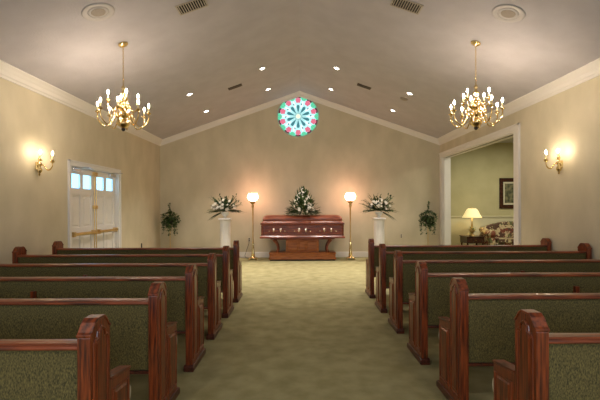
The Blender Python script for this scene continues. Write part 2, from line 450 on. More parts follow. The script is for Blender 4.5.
def make_pew(label, side, loc, L, th=0.063):
    """side -1: runs to the left of loc (aisle face at x=0), +1: to the right"""
    t = thing('pew', label, 'pew', loc, 0, 'wooden pews with green upholstery either side of the aisle')
    s = side
    def X(a, b): return (min(s*a, s*b), max(s*a, s*b))
    x0, x1 = X(0, th); end_panel(t, x0, x1, -s)
    x0, x1 = X(L-th, L); end_panel(t, x0, x1, s)
    a, b = X(th, L-th)
    # upholstered back, slightly raked
    bm = B()
    prism(bm, [(-0.055, 0.365), (-0.045, 0.355), (0.02, 0.355), (0.03, 0.37), (0.005, 0.825), (-0.005, 0.83), (-0.06, 0.83), (-0.068, 0.815)], a, b, 'x')
    obj('backrest', bm, M_fab, t, bevel=0.006)
    bm = B()
    prism(bm, [(-0.085, 0.826), (-0.088, 0.834), (-0.08, 0.846), (-0.06, 0.853), (-0.03, 0.856), (0.005, 0.853), (0.02, 0.846), (0.022, 0.834), (0.015, 0.826)], a, b, 'x')
    o = obj('top_rail', bm, M_wx, t, bevel=0.004)
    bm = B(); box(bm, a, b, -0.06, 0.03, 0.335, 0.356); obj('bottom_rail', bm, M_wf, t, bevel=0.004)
    bm = B()
    prism(bm, [(0.0, 0.39), (0.36, 0.41), (0.375, 0.42), (0.375, 0.455), (0.36, 0.47), (0.02, 0.455), (0.0, 0.44)], a, b, 'x')
    obj('seat', bm, M_fab, t, bevel=0.008)
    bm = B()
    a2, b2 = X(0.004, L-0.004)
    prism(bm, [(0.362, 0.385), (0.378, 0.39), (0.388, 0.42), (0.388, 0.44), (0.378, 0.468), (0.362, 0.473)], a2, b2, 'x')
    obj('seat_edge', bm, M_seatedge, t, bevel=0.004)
    m = s*L/2
    bm = B(); box(bm, m-0.03, m+0.03, -0.105, 0.33, 0.0, 0.385); box(bm, m-0.022, m+0.022, -0.095, -0.056, 0.385, 0.735)
    obj('center_brace', bm, M_wz, t, bevel=0.006)
    return t
LL = 3.89-0.985; LR = (XR-0.03)-1.145
od = ['front', 'second', 'third', 'fourth', 'fifth', 'sixth']
LD = [2.03, 2.94, 3.86, 4.77, 5.68, 6.58]
RD = [2.10, 3.06, 4.01, 4.965, 5.91, 6.84]
ll = ['nearest pew left of the aisle, filling the lower left corner of the picture',
      'second nearest pew left of the aisle, long rail just behind the nearest one',
      'third nearest pew left of the aisle, with a small wooden brace on its back',
      'fourth nearest pew left of the aisle, third from the front',
      'left pew second from the front, its far end touching the wall before the white doors',
      'front row pew left of the aisle, closest to the casket']
rl = ['nearest pew right of the aisle, lower right corner, arched panelled end',
      'second nearest pew right of the aisle, tall panelled end behind the corner pew',
      'third nearest pew right of the aisle, with a small wooden brace on its back',
      'fourth nearest pew right of the aisle, third from the front',
      'right pew second from the front, its wall end under the sconce wall',
      'front row pew right of the aisle, just before the wide side opening']
pl = make_pew(ll[0], -1, (-0.985, LD[0], 0), LL)
pr = make_pew(rl[0], 1, (1.145, RD[0], 0), LR)
for i in range(1, 6):
    dup(pl, (-0.985, LD[i], 0), 0, ll[i]); dup(pr, (1.145, RD[i], 0), 0, rl[i])

# ================================================================== casket and bier
CX, CY = 0.065, 11.68
def ring(hx, hy, r, z): return rrect(hx, hy, r, z, 6, 0, 0)
t = thing('casket', 'glossy cherry-red wooden casket, closed, resting on the brown stand', 'casket', (CX, CY, 0.625))
bm = B()
loft(bm, [ring(*p) for p in ((1.15, 0.355, 0.03, 0.0), (1.17, 0.375, 0.03, 0.005), (1.17, 0.375, 0.03, 0.04), (1.155, 0.36, 0.03, 0.055), (1.135, 0.34, 0.03, 0.075), (1.125, 0.33, 0.03, 0.09),
                             (1.125, 0.33, 0.03, 0.36), (1.14, 0.345, 0.03, 0.375), (1.155, 0.36, 0.03, 0.385), (1.155, 0.36, 0.03, 0.405))])
obj('body', bm, M_casket, t, bevel=0.003)
bm = B()
loft(bm, [ring(*p) for p in ((1.15, 0.355, 0.03, 0.407), (1.15, 0.355, 0.03, 0.425), (1.125, 0.335, 0.04, 0.44), (1.10, 0.315, 0.05, 0.465), (1.09, 0.305, 0.05, 0.495), (1.10, 0.31, 0.05, 0.505), (1.10, 0.31, 0.06, 0.53),
                             (1.085, 0.285, 0.08, 0.575), (1.06, 0.24, 0.10, 0.608), (1.02, 0.17, 0.10, 0.630), (0.98, 0.08, 0.06, 0.640))])
obj('lid', bm, M_casket, t, smooth=False, bevel=0.004)
for sx in (-1, 1):
    for sy in (-1, 1):
        bm = B()
        lathe(bm, [(0.02, 0.09), (0.03, 0.10), (0.022, 0.13), (0.026, 0.22), (0.022, 0.31), (0.03, 0.345), (0.02, 0.36)], sx*1.11, sy*0.32, 12)
        obj('corner_post', bm, M_casket, t, smooth=True)
for sx0, sx1 in ((-1.05, -0.38), (-0.36, 0.36), (0.38, 1.05)):
    bm = B()
    for z in (0.12, 0.325): box(bm, sx0, sx1, -0.34, -0.328, z, z+0.012)
    for x in (sx0, sx1-0.012): box(bm, x, x+0.012, -0.34, -0.328, 0.12, 0.33)
    obj('side_moulding', bm, M_casket, t, bevel=0.003)
for sy in (-1, 1):
    for hx in (-0.69, 0.0, 0.69):
        bm = B()
        tube(bm, [(hx-0.21, sy*0.40, 0.205), (hx+0.21, sy*0.40, 0.205)], 0.012, 8)
        h = obj('handle', bm, M_casket, t)
        for q in (-0.095, 0.095):
            bm = B()
            box(bm, hx+q-0.028, hx+q+0.028, sy*0.335-0.008, sy*0.335+0.008, 0.19, 0.285)
            tube(bm, [(hx+q, sy*0.335, 0.27), (hx+q, sy*0.38, 0.265), (hx+q, sy*0.405, 0.235), (hx+q, sy*0.40, 0.18)], [0.012, 0.014, 0.02, 0.022], 8)
            obj('lug', bm, M_hand, h, bevel=0.003)
        for q in (-0.215, 0.215):
            bm = B()
            lathe(bm, [(0.004, -0.02), (0.016, -0.012), (0.02, 0), (0.016, 0.012), (0.004, 0.02)], hx+q, sy*0.40, 10)
            for v in bm.verts: v.co.z += 0.205
            obj('end_knob', bm, M_hand, h)
t = thing('casket_bier', 'brown wooden stand with plinth and scrolled legs under the casket', 'casket stand', (CX, CY, 0))
bm = B()
loft(bm, [ring(*p) for p in ((0.90, 0.235, 0.02, 0.0), (0.90, 0.235, 0.02, 0.04))]); obj('plinth_foot', bm, M_dark, t)
bm = B()
loft(bm, [ring(*p) for p in ((0.935, 0.265, 0.03, 0.04), (0.935, 0.265, 0.03, 0.075), (0.915, 0.25, 0.03, 0.085), (0.915, 0.25, 0.03, 0.18), (0.93, 0.262, 0.03, 0.195), (0.93, 0.262, 0.03, 0.215), (0.90, 0.24, 0.03, 0.23))])
obj('plinth', bm, M_bier, t, bevel=0.003)
bm = B(); box(bm, -0.46, 0.46, -0.15, 0.15, 0.23, 0.58); obj('center_panel', bm, M_bier, t, bevel=0.006)
for a, b in ((-0.43, -0.12), (-0.10, 0.10), (0.12, 0.43)):
    bm = B()
    loft(bm, [[(a, -0.151, 0.27), (b, -0.151, 0.27), (b, -0.151, 0.54), (a, -0.151, 0.54)], [(a+0.03, -0.164, 0.30), (b-0.03, -0.164, 0.30), (b-0.03, -0.164, 0.51), (a+0.03, -0.164, 0.51)]])
    obj('relief_panel', bm, M_bier, t)
bm = B(); loft(bm, [ring(0.86, 0.27, 0.03, 0.590), ring(0.89, 0.30, 0.03, 0.605), ring(0.89, 0.30, 0.03, 0.624)]); obj('top_frame', bm, M_casket, t, bevel=0.003)
for sx in (-1, 1):
    for sy in (-1, 1):
        bm = B()
        P = bez((sx*0.80, sy*0.19, 0.585), (sx*0.74, sy*0.19, 0.50), (sx*0.63, sy*0.19, 0.40), (sx*0.71, sy*0.19, 0.225), 10)
        tube(bm, P, [0.045, 0.040, 0.034, 0.03, 0.028, 0.028, 0.028, 0.028, 0.032, 0.040, 0.05], 10)
        obj('leg', bm, M_casket, t, smooth=True)

# ================================================================== plants
def leaf(bm, p, d, L, w, up=Vector((0,0,1)), droop=0.0, mi=0, seg=4):
    """a pointed blade with a fold along its midrib"""
    d = Vector(d).normalized(); side = d.cross(up)
    if side.length < 1e-3: side = Vector((1,0,0))
    side.normalize(); nrm = side.cross(d).normalized()
    prev = None
    for i in range(seg+1):
        t = i/seg
        c = Vector(p) + d*L*t + Vector((0,0,-1))*droop*L*t*t
        ww = w*math.sin(PI*min(0.98, 0.12+0.86*t))
        row = (bm.verts.new(c-side*ww+nrm*ww*0.35), bm.verts.new(c), bm.verts.new(c+side*ww+nrm*ww*0.35))
        if prev:
            for k in (0, 1): bm.faces.new((prev[k], prev[k+1], row[k+1], row[k])).material_index = mi
        prev = row
def blossom(name, p, r, parent, d=Vector((0,-1,0.3))):
    bm = B(); d = Vector(d).normalized()
    a = d.cross(Vector((0,0,1))).normalized(); b = a.cross(d)
    for ringn, (n, rr, open_) in enumerate(((6, 1.0, 0.25), (5, 0.7, 0.7))):
        for k in range(n):
            t = 2*PI*k/n + ringn*0.5
            q = a*math.cos(t)+b*math.sin(t)
            leaf(bm, Vector((0,0,0)), q+d*open_, r*rr, r*0.42, up=d, droop=0, seg=3)
    bmesh.ops.create_icosphere(bm, subdivisions=1, radius=r*0.33, matrix=Matrix.Translation(d*r*0.3))
    return obj(name, bm, M_petal, parent, smooth=True, loc=p)
def arrangement(name, label, loc, w, h, n_fl, kind, group):
    t = thing(name, label, 'flower arrangement', loc, 0, group)
    rnd = random.Random(hash(label) % 1000 if False else int(abs(loc[0])*100)+3)
    bm = B()
    if kind == 'spray':
        for i in range(480):
            z = rnd.random()**1.6
            rad = w*0.46*(1-z)**0.6
            a = rnd.uniform(0, 2*PI); r = rad*math.sqrt(rnd.random())
            p = (r*math.cos(a), 0.55*r*math.sin(a), z*h*0.80+0.01)
            d = Vector((math.cos(a)*(1.1-z), 0.6*math.sin(a), 0.15+1.3*z+rnd.uniform(-0.5, 0.5)))
            leaf(bm, p, d, rnd.uniform(0.10, 0.19), rnd.uniform(0.018, 0.034), droop=rnd.uniform(0, 0.5)*(1-z), mi=rnd.choice((0,0,1)))
        for i in range(26):    # long horizontal fern blades at the base
            a = rnd.uniform(-0.5, 0.5) + (PI if i % 2 else 0)
            p0 = Vector((0, 0, 0.08)); d = Vector((math.cos(a), 0.6*math.sin(a)-0.15, rnd.uniform(0.0, 0.35)))
            leaf(bm, p0, d, w*rnd.uniform(0.42, 0.56), 0.022, droop=rnd.uniform(0.1, 0.3), seg=7, mi=i % 2)
    else:
        for i in range(60):
            ang = rnd.uniform(-0.25, PI+0.25); el = Vector((math.cos(ang)*1.0, rnd.uniform(-0.55, 0.45), 0.05+0.95*max(0, math.sin(ang))))
            L = (w*0.5*abs(math.cos(ang))+h*0.8*abs(math.sin(ang)))*rnd.uniform(0.35, 0.75)
            p0 = Vector((0, 0, 0.04)); q = p0+el.normalized()*L
            tube(bm, [p0, (p0+q)/2+Vector((0,0,0.02)), q], 0.003, 5)
            for k in range(5):
                s = 0.4+0.6*k/4
                leaf(bm, p0.lerp(q, s), el+Vector((rnd.uniform(-.8,.8), rnd.uniform(-.8,.4), rnd.uniform(-.4,.6))), rnd.uniform(0.06, 0.13), rnd.uniform(0.016, 0.028), droop=0.3, mi=rnd.choice((0,0,1)))
        sg = 1 if kind == 'left' else -1
        for a, L in ((0.05, 0.54), (PI-0.02, 0.52), (2.25 if sg > 0 else 0.95, 0.60), (1.0 if sg > 0 else 1.9, 0.52), (2.75, 0.42), (0.5, 0.44), (-0.45 if sg < 0 else PI+0.4, 0.5), (PI-0.55, 0.36), (1.45, 0.40)):
            for q in (-0.06, 0.0, 0.07):   # gladiolus and palm blades
                leaf(bm, (0, 0, 0.05), (math.cos(a+q), rnd.uniform(-0.3, 0.2), math.sin(a+q)), L*(1.08-abs(q)*2), 0.04, droop=0.12, seg=8, mi=0)
    obj('foliage', bm, [M_leaf, M_leaf2], t)
    for i in range(n_fl):
        if kind == 'spray':
            z = (i+0.5)/n_fl; rad = w*0.32*(1-z)**0.7
            a = rnd.uniform(PI, 2*PI)
            p = (rad*math.cos(a)*1.0, -abs(0.55*rad*math.sin(a))-0.05, 0.08+z*h*0.80); r = rnd.uniform(0.036, 0.060)*(1-0.3*z)
        else:
            a = rnd.uniform(0.2, PI-0.2); rr = rnd.uniform(0.05, 0.30)
            p = (rr*math.cos(a)*1.15, -rnd.uniform(0.05, 0.16), 0.07+rr*math.sin(a)*0.95); r = rnd.uniform(0.034, 0.052)
        blossom('blossom', p, r, t, Vector((p[0]*1.5, -1, 0.4)))
    return t
arrangement('casket_flower_spray', 'tall cone-shaped spray of white flowers and dark greens on top of the casket', (CX+0.01, CY-0.06, 1.272), 1.0, 0.80, 40, 'spray', None)

# pedestals, vases, arrangements
def pedestal(x, y, side):
    t = thing('pedestal', 'tall white column pedestal %s of the casket behind the %s pews' % (side, side), 'pedestal', (x, y, 0), 0, 'white column pedestals flanking the casket')
    bm = B()
    box(bm, -0.19, 0.19, -0.19, 0.19, 0, 0.07); obj('base', bm, M_white, t, bevel=0.012)
    bm = B(); n = 48
    def fl(z, r): return [((r-0.006*(0.5+0.5*math.cos(12*a)))*math.cos(a), (r-0.006*(0.5+0.5*math.cos(12*a)))*math.sin(a), z) for a in (2*PI*i/n for i in range(n))]
    loft(bm, [fl(0.07, 0.16), fl(0.10, 0.155), fl(0.12, 0.146), fl(1.10, 0.144), fl(1.12, 0.15), fl(1.13, 0.16)])
    obj('shaft', bm, M_white, t)
    bm = B(); box(bm, -0.16, 0.16, -0.16, 0.16, 1.145, 1.185); obj('cap', bm, M_white, t, bevel=0.01)
for x, side in ((-2.045, 'left'), (2.155, 'right')):
    pedestal(x, 11.3, side)
    t = thing('vase', 'low white urn on the %s pedestal holding the flowers' % side, 'vase', (x, 11.3, 1.186), 0, 'white urns on the pedestals')
    bm = B(); lathe(bm, [(0.06, 0), (0.065, 0.012), (0.03, 0.03), (0.028, 0.045), (0.07, 0.075), (0.10, 0.12), (0.105, 0.15), (0.115, 0.165), (0.10, 0.165), (0.085, 0.13), (0.01, 0.10)], 0, 0, 24)
    obj('bowl', bm, M_vase, t, smooth=True)
    arrangement('flower_arrangement', 'loose arrangement of white flowers and palm leaves on the %s white pedestal' % side, (x, 11.3, 1.33), 1.0, 0.66, 22, side, 'flower arrangements on the white pedestals')

def ivy(x, y, side, seed):
    t = thing('ivy_plant', 'dark green ivy on a thin stand in the back %s corner' % ('left' if side == 'l' else 'right'), 'plant', (x, y, 0), 0, 'ivy plants on thin stands in the back corners')
    rnd = random.Random(seed)
    bm = B(); tube(bm, [(0,0,0.02), (0,0,1.05)], 0.011, 8); obj('pole', bm, M_pbrass, t)
    bm = B(); lathe(bm, [(0.14, 0), (0.14, 0.015), (0.05, 0.03), (0.015, 0.06)], 0, 0, 20); obj('base', bm, M_dark, t)
    bm = B(); lathe(bm, [(0.06, 1.0), (0.09, 1.10), (0.10, 1.16), (0.085, 1.16), (0.07, 1.10)], 0, 0, 16); obj('pot', bm, M_dark, t)
    bm = B()
    for i in range(340):
        a = rnd.uniform(0, 2*PI); u = rnd.uniform(-1, 1); r = 0.26*rnd.random()**0.33
        p = Vector((r*math.cos(a)*math.sqrt(1-u*u)*1.05, r*math.sin(a)*math.sqrt(1-u*u)*0.75, 1.15+0.22*u))
        leaf(bm, p, (rnd.uniform(-1,1), rnd.uniform(-1,0.4), rnd.uniform(-0.9,0.5)), rnd.uniform(0.045, 0.08), rnd.uniform(0.02, 0.032), mi=rnd.choice((0,0,0,1)), seg=3)
    for k in range(13):
        a = rnd.uniform(0, 2*PI); L = rnd.uniform(0.30, 0.56)
        P = bez((0,0,1.2), (0.16*math.cos(a), 0.12*math.sin(a), 1.24), (0.25*math.cos(a), 0.18*math.sin(a), 1.1), (0.19*math.cos(a+0.4), 0.14*math.sin(a+0.4), 1.2-L), 10)
        tube(bm, P, 0.003, 5)
        for q in P[2:]:
            for _ in range(2): leaf(bm, q, (rnd.uniform(-1,1), rnd.uniform(-1,0.5), rnd.uniform(-0.9,0.3)), 0.055, 0.024, mi=rnd.choice((0,0,1)), seg=3)
    P = bez((0,0,1.28), (0.02,0,1.38), (-0.03,0,1.48), (0.02 if side == 'r' else -0.02,-0.02,1.60), 8)
    tube(bm, P, 0.004, 5)
    for q in P[1:]:
        for _ in range(4): leaf(bm, q, (rnd.uniform(-1,1), rnd.uniform(-1,0.5), rnd.uniform(-0.5,0.6)), 0.055, 0.024, mi=rnd.choice((0,1)), seg=3)
    obj('foliage', bm, [M_leaf, M_leaf2], t)
ivy(-3.72, 11.85, 'l', 4)
ivy(3.66, 11.85, 'r', 9)

# ================================================================== floor lamps
def floor_lamp(x, side):
    y = 11.68
    t = thing('floor_lamp', 'tall brass floor lamp with a glowing round globe, %s of the casket' % side, 'lamp', (x, y, 0), 0, 'brass torchiere lamps flanking the casket')
    bm = B()
    lathe(bm, [(0.05, 0.03), (0.11, 0.04), (0.115, 0.055), (0.08, 0.075), (0.055, 0.10), (0.05, 0.13), (0.055, 0.15), (0.045, 0.19), (0.038, 0.30), (0.032, 0.42), (0.03, 0.46), (0.022, 0.48)], 0, 0, 20)
    b = obj('base', bm, M_brass, t, smooth=True)
    for k in range(4):
        a = PI/4 + k*PI/2
        bm = B(); tube(bm, [(0.06*math.cos(a), 0.06*math.sin(a), 0.06), (0.12*math.cos(a), 0.12*math.sin(a), 0.05), (0.155*math.cos(a), 0.155*math.sin(a), 0.019)], [0.018, 0.018, 0.019], 8)
        obj('foot', bm, M_pbrass, b, smooth=True)
    bm = B(); lathe(bm, [(0.022, 0.48), (0.026, 0.485), (0.019, 0.50), (0.017, 1.0), (0.019, 1.44), (0.028, 1.45), (0.02, 1.46)], 0, 0, 14); obj('pole', bm, M_pbrass, t, smooth=True)
    bm = B(); lathe(bm, [(0.02, 1.46), (0.035, 1.49), (0.045, 1.52), (0.03, 1.545), (0.025, 1.56), (0.04, 1.58), (0.065, 1.60), (0.075, 1.63), (0.085, 1.65), (0.085, 1.66), (0.05, 1.66)], 0, 0, 18)
    obj('globe_holder', bm, M_pbrass, t, smooth=True)
    bm = B(); lathe(bm, [(0.075, 1.662), (0.10, 1.675), (0.13, 1.705), (0.148, 1.75), (0.150, 1.79), (0.135, 1.83), (0.12, 1.85), (0.128, 1.87), (0.118, 1.87), (0.05, 1.85), (0.005, 1.845)], 0, 0, 28)
    obj('globe', bm, M_globe, t, smooth=True)
floor_lamp(-1.33, 'left'); floor_lamp(1.42, 'right')
# outlet and cord
def outlet(name, loc, rz, label, m=None):
    t = thing(name, label, 'outlet', loc, rz)
    bm = B(); box(bm, -0.037, 0.037, -0.008, 0, -0.06, 0.06); obj('cover_plate', bm, m or M_plastic, t, bevel=0.003)
    for z in (-0.028, 0.028):
        bm = B(); box(bm, -0.017, 0.017, -0.012, -0.006, z-0.016, z+0.016); obj('socket', bm, M_dark, t, bevel=0.003)
    return t
outlet('wall_outlet', (-1.50, YB, 0.53), 0, 'small wall outlet left of the left brass floor lamp')
outlet('wall_outlet', (2.98, YB, 0.62), 0, 'small ivory wall outlet on the back wall right of the right pedestal')
outlet('wall_outlet', (XL, 10.75, 0.50), PI/2, 'small dark outlet on the left wall beyond the white doors', M_dark)
bm = B(); tube(bm, [(-1.50, YB-0.014, 0.55), (-1.50, YB-0.05, 0.54), (-1.50, YB-0.06, 0.42), (-1.56, YB-0.07, 0.25), (-1.62, YB-0.09, 0.06), (-1.58, YB-0.13, 0.012), (-1.48, YB-0.22, 0.012), (-1.42, 11.80, 0.012)], 0.006, 6)
tag(obj('power_cord', bm, M_dark), 'thin dark cord from the wall outlet down to the left floor lamp', 'cord')

# ================================================================== candle fixtures
def candle_bits(parent, p, bulb=M_bulb, s=1.0):
    """drip pan, sleeve and flame bulb as children of the arm"""
    x, y, z = p
    bm = B(); lathe(bm, [(0.010, -0.02), (0.03*s, -0.006), (0.036*s, 0.004), (0.03*s, 0.004), (0.015, 0.0), (0.018, 0.02), (0.012, 0.022)], 0, 0, 14)
    for v in bm.verts: v.co += Vector(p)
    obj('drip_pan', bm, M_brass, parent, smooth=True)
    bm = B(); lathe(bm, [(0.0105, 0.018), (0.0105, 0.085), (0.008, 0.088)], 0, 0, 10)
    for v in bm.verts: v.co += Vector(p)
    obj('candle_sleeve', bm, M_candle, parent, smooth=True)
    bm = B(); lathe(bm, [(0.006, 0.088), (0.011, 0.102), (0.013, 0.115), (0.010, 0.130), (0.004, 0.143), (0.001, 0.150)], 0, 0, 10)
    for v in bm.verts: v.co += Vector(p)
    obj('flame_bulb', bm, bulb, parent, smooth=True)
def chandelier(x, y, label):
    zc = ZR - SL*abs(x)
    t = thing('chandelier', label, 'chandelier', (x, y, zc), 0, 'twelve-light brass chandeliers')
    D = zc-2.645      # drop to the bottom finial
    bm = B(); lathe(bm, [(0.005, -0.055), (0.02, -0.05), (0.03, -0.035), (0.062, -0.025), (0.07, -0.01), (0.07, 0.0)], 0, 0, 20)
    for v in bm.verts: v.co.z += -0.012 - SL*v.co.x*(1 if x > 0 else -1) * 0.9
    obj('canopy', bm, M_brass, t, smooth=True)
    # chain of real links
    bm = B(); zt, zb = -0.06, -(D-0.70)
    n = int((zt-zb)/0.033)
    for i in range(n):
        zz = zt-(i+0.5)*(zt-zb)/n
        pts = []
        for k in range(9):
            a = 2*PI*k/8
            u = 0.010*math.cos(a); w = 0.022*math.sin(a)
            pts.append((u, 0, zz+w) if i % 2 else (0, u, zz+w))
        tube(bm, pts, 0.0032, 5)
    obj('chain', bm, M_brass, t)
    b0 = -D
    prof = [(0.004, 0), (0.02, 0.012), (0.012, 0.03), (0.03, 0.045), (0.062, 0.075), (0.072, 0.105), (0.062, 0.14), (0.03, 0.165), (0.022, 0.18), (0.045, 0.20), (0.055, 0.22), (0.055, 0.245), (0.03, 0.26), (0.025, 0.28), (0.045, 0.305), (0.06, 0.335), (0.055, 0.365),
            (0.028, 0.39), (0.022, 0.41), (0.042, 0.43), (0.045, 0.455), (0.022, 0.475), (0.016, 0.50), (0.03, 0.525), (0.035, 0.55), (0.018, 0.575), (0.013, 0.60), (0.022, 0.625), (0.02, 0.65), (0.006, 0.675), (0.006, 0.705)]
    bm = B(); lathe(bm, [(r*1.3, b0+z) for r, z in prof], 0, 0, 24); obj('column', bm, M_brass, t, smooth=True)
    bm = B(); lathe(bm, [(0.003, b0-0.012), (0.024, b0+0.002), (0.03, b0+0.02), (0.026, b0+0.04)], 0, 0, 16); obj('finial', bm, M_dark, t, smooth=True)
    bm = B()
    tube(bm, bez((0.055, 0, b0+0.32), (0.16, 0, b0+0.38), (0.17, 0, b0+0.22), (0.10, 0, b0+0.20), 8) + bez((0.10, 0, b0+0.20), (0.07, 0, b0+0.20), (0.08, 0, b0+0.26), (0.11, 0, b0+0.25), 6)[1:], 0.007, 7)
    sc0 = obj('scroll', bm, M_brass, t, smooth=True); sc0.rotation_euler = (0, 0, 0.2+PI/8)
    for k in range(1, 8):
        c = copy_tree(sc0, t); c.rotation_euler = (0, 0, 0.2+PI/8+k*PI/4)
    for (n, R, z0, zt_, zcup, ph) in ((8, 0.36, 0.23, 0.03, 0.27, 0.2), (4, 0.21, 0.40, 0.27, 0.43, 0.2+PI/8)):
        bm = B()
        P = bez((0.04, 0, b0+z0), (R*0.35, 0, b0+z0+0.12), (R*0.45, 0, b0+zt_-0.02), (R*0.72, 0, b0+zt_+0.03), 9) + bez((R*0.72, 0, b0+zt_+0.03), (R*0.92, 0, b0+zt_+0.06), (R*1.04, 0, b0+zcup-0.10), (R, 0, b0+zcup-0.02), 8)[1:]
        tube(bm, P, 0.0095, 8)
        first = obj('arm', bm, M_brass, t, smooth=True)
        candle_bits(first, (R, 0, b0+zcup))
        first.rotation_euler = (0, 0, ph)
        for k in range(1, n):
            c = copy_tree(first, t); c.rotation_euler = (0, 0, ph+2*PI*k/n)
    return t
chandelier(-2.64, 6.2, 'brass candle chandelier hanging left of the aisle, glowing bulbs')
chandelier(2.64, 6.2, 'brass candle chandelier hanging right of the aisle, glowing bulbs')
def sconce(x, y, rz, label):
    """local: wall at y=0, projecting to -y"""
    t = thing('wall_sconce', label, 'sconce', (x, y, 2.15), rz, 'three-arm brass wall sconces')
    bm = B(); lathe(bm, [(0.004, -0.16), (0.018, -0.14), (0.012, -0.12), (0.035, -0.09), (0.042, -0.06), (0.028, -0.03), (0.018, -0.01), (0.035, 0.01), (0.04, 0.03), (0.02, 0.06), (0.014, 0.08), (0.024, 0.10), (0.014, 0.125), (0.006, 0.15)], 0, -0.05, 18)
    obj('backplate', bm, M_brass, t, smooth=True)
    bm = B(); box(bm, -0.03, 0.03, -0.03, 0.0, -0.06, 0.06); obj('wall_mount', bm, M_brass, t, bevel=0.008)
    for a, R in ((-PI/2-0.95, 0.19), (-PI/2, 0.205), (-PI/2+0.95, 0.19)):
        ca, sa = math.cos(a), math.sin(a)
        def q(r, z): return (r*ca, -0.05+r*sa, z)
        bm = B()
        P = bez(q(0.02, 0.0), q(R*0.4, 0.07), q(R*0.45, -0.09), q(R*0.75, -0.06), 7) + bez(q(R*0.75, -0.06), q(R*0.95, -0.04), q(R*1.03, 0.0), q(R, 0.055), 6)[1:]
        tube(bm, P, 0.007, 8)
        arm = obj('arm', bm, M_brass, t, smooth=True)
        candle_bits(arm, q(R, 0.075), M_sbulb)
    return t
sconce(XL, 6.47, PI/2, 'three-candle brass wall sconce on the left wall near the doors')
sconce(XR, 6.52, -PI/2, 'three-candle brass wall sconce on the right wall near the wide opening')

# ================================================================== ceiling fixtures
def on_ceiling(name, label, cat, x, y, group):
    """an Empty lying in the pitched ceiling, local -z points into the room"""
    t = thing(name, label, cat, (x, y, ZR-SL*abs(x)), 0, group)
    t.rotation_euler = (0, math.atan(SL)*(1 if x > 0 else -1), 0)
    return t
where = {(-1,0): 'far left', (-1,1): 'inner left', (1,1): 'inner right', (1,0): 'far right'}
for sx in (-1, 1):
    for xi, ax in enumerate((2.46, 0.83)):
        for row, yy in enumerate((9.25, 10.9)):
            t = on_ceiling('downlight', 'small lit recessed downlight, %s of the %s row of four above the casket area' % (where[(sx, xi)], 'nearer' if row == 0 else 'farther'), 'ceiling light', sx*ax, yy, 'recessed downlights over the front of the room')
            bm = B(); n = 24
            lathe(bm, [(0.055, -0.004), (0.058, -0.012), (0.085, -0.010), (0.09, 0.0), (0.06, 0.0)], 0, 0, n, cap=False); obj('trim_ring', bm, M_ringm, t, smooth=True)
            bm = B(); lathe(bm, [(0.0, -0.004), (0.055, -0.004), (0.058, -0.0005), (0.0, -0.0005)], 0, 0, n); obj('lens', bm, M_down, t)
            l = bpy.data.lights.new('downlight_beam', 'SPOT'); l.energy = K_SPOT; l.color = (1.0, 0.90, 0.80); l.spot_size = 1.45; l.spot_blend = 1.0; l.shadow_soft_size = 0.05
            lo = bpy.data.objects.new('downlight_beam', l); C.objects.link(lo); lo.location = (sx*ax, yy, ZR-SL*ax-0.04); lo.rotation_euler = (-0.12, 0, 0)
def vent(name, x, y, w, d, label, mf, mb, group, n):
    t = on_ceiling(name, label, 'vent', x, y, group)
    bm = B(); f = 0.022
    for a, b, c, e in ((-w/2, w/2, -d/2, -d/2+f), (-w/2, w/2, d/2-f, d/2), (-w/2, -w/2+f, -d/2+f, d/2-f), (w/2-f, w/2, -d/2+f, d/2-f)): box(bm, a, b, c, e, -0.012, 0)
    obj('frame', bm, mf, t, bevel=0.003)
    bm = B(); box(bm, -w/2+f, w/2-f, -d/2+f, d/2-f, -0.003, -0.001); obj('backing', bm, mb if n == 10 else M_black, t)
    bm = B()
    for i in range(n):
        xx = -w/2+f+(i+0.5)*(w-2*f)/n
        loft(bm, [[(xx-0.008, yy, -0.003), (xx-0.004, yy, -0.003), (xx+0.008, yy, -0.010), (xx+0.002, yy, -0.013)] for yy in (-d/2+f, d/2-f)])
    obj('louvre', bm, mb, t)
for sx, sd in ((-1, 'left'), (1, 'right')):
    vent('ceiling_vent', sx*1.52, 5.86, 0.43, 0.27, 'large louvred air vent at the top edge of the picture, %s ceiling slope' % sd, M_ventw, M_ventw, 'large louvred ceiling vents', 11)
    vent('ceiling_vent', sx*1.53, 9.82, 0.34, 0.16, 'small dark air vent between downlights on the %s ceiling slope' % sd, M_vent, M_vent, 'small dark ceiling vents', 10)
    t = on_ceiling('ceiling_speaker', 'round recessed ceiling speaker on the %s slope above the chandelier' % sd, 'speaker', (-2.56 if sx < 0 else 2.66), 5.27, 'round ceiling speakers')
    bm = B(); lathe(bm, [(0.13, -0.003), (0.145, -0.010), (0.185, -0.012), (0.20, -0.006), (0.202, 0.0), (0.13, 0.0)], 0, 0, 40, cap=False); obj('rim', bm, M_ringm, t, smooth=True)
    bm = B(); lathe(bm, [(0.0, -0.006), (0.10, -0.006), (0.13, -0.002), (0.13, -0.0005), (0, -0.0005)], 0, 0, 40); obj('surround', bm, M_ringm, t, smooth=True)
    bm = B(); lathe(bm, [(0.0, -0.011), (0.085, -0.010), (0.09, -0.005), (0, -0.005)], 0, 0, 36); obj('grille', bm, M_spk, t)
t = on_ceiling('smoke_detector', 'flat brownish disc on the right ceiling slope just before the outermost near downlight', 'smoke detector', 2.45, 9.72, None)
bm = B(); lathe(bm, [(0.0, -0.03), (0.06, -0.028), (0.085, -0.014), (0.09, 0.0), (0, 0)], 0, 0, 28); obj('housing', bm, M_spk, t, smooth=True)

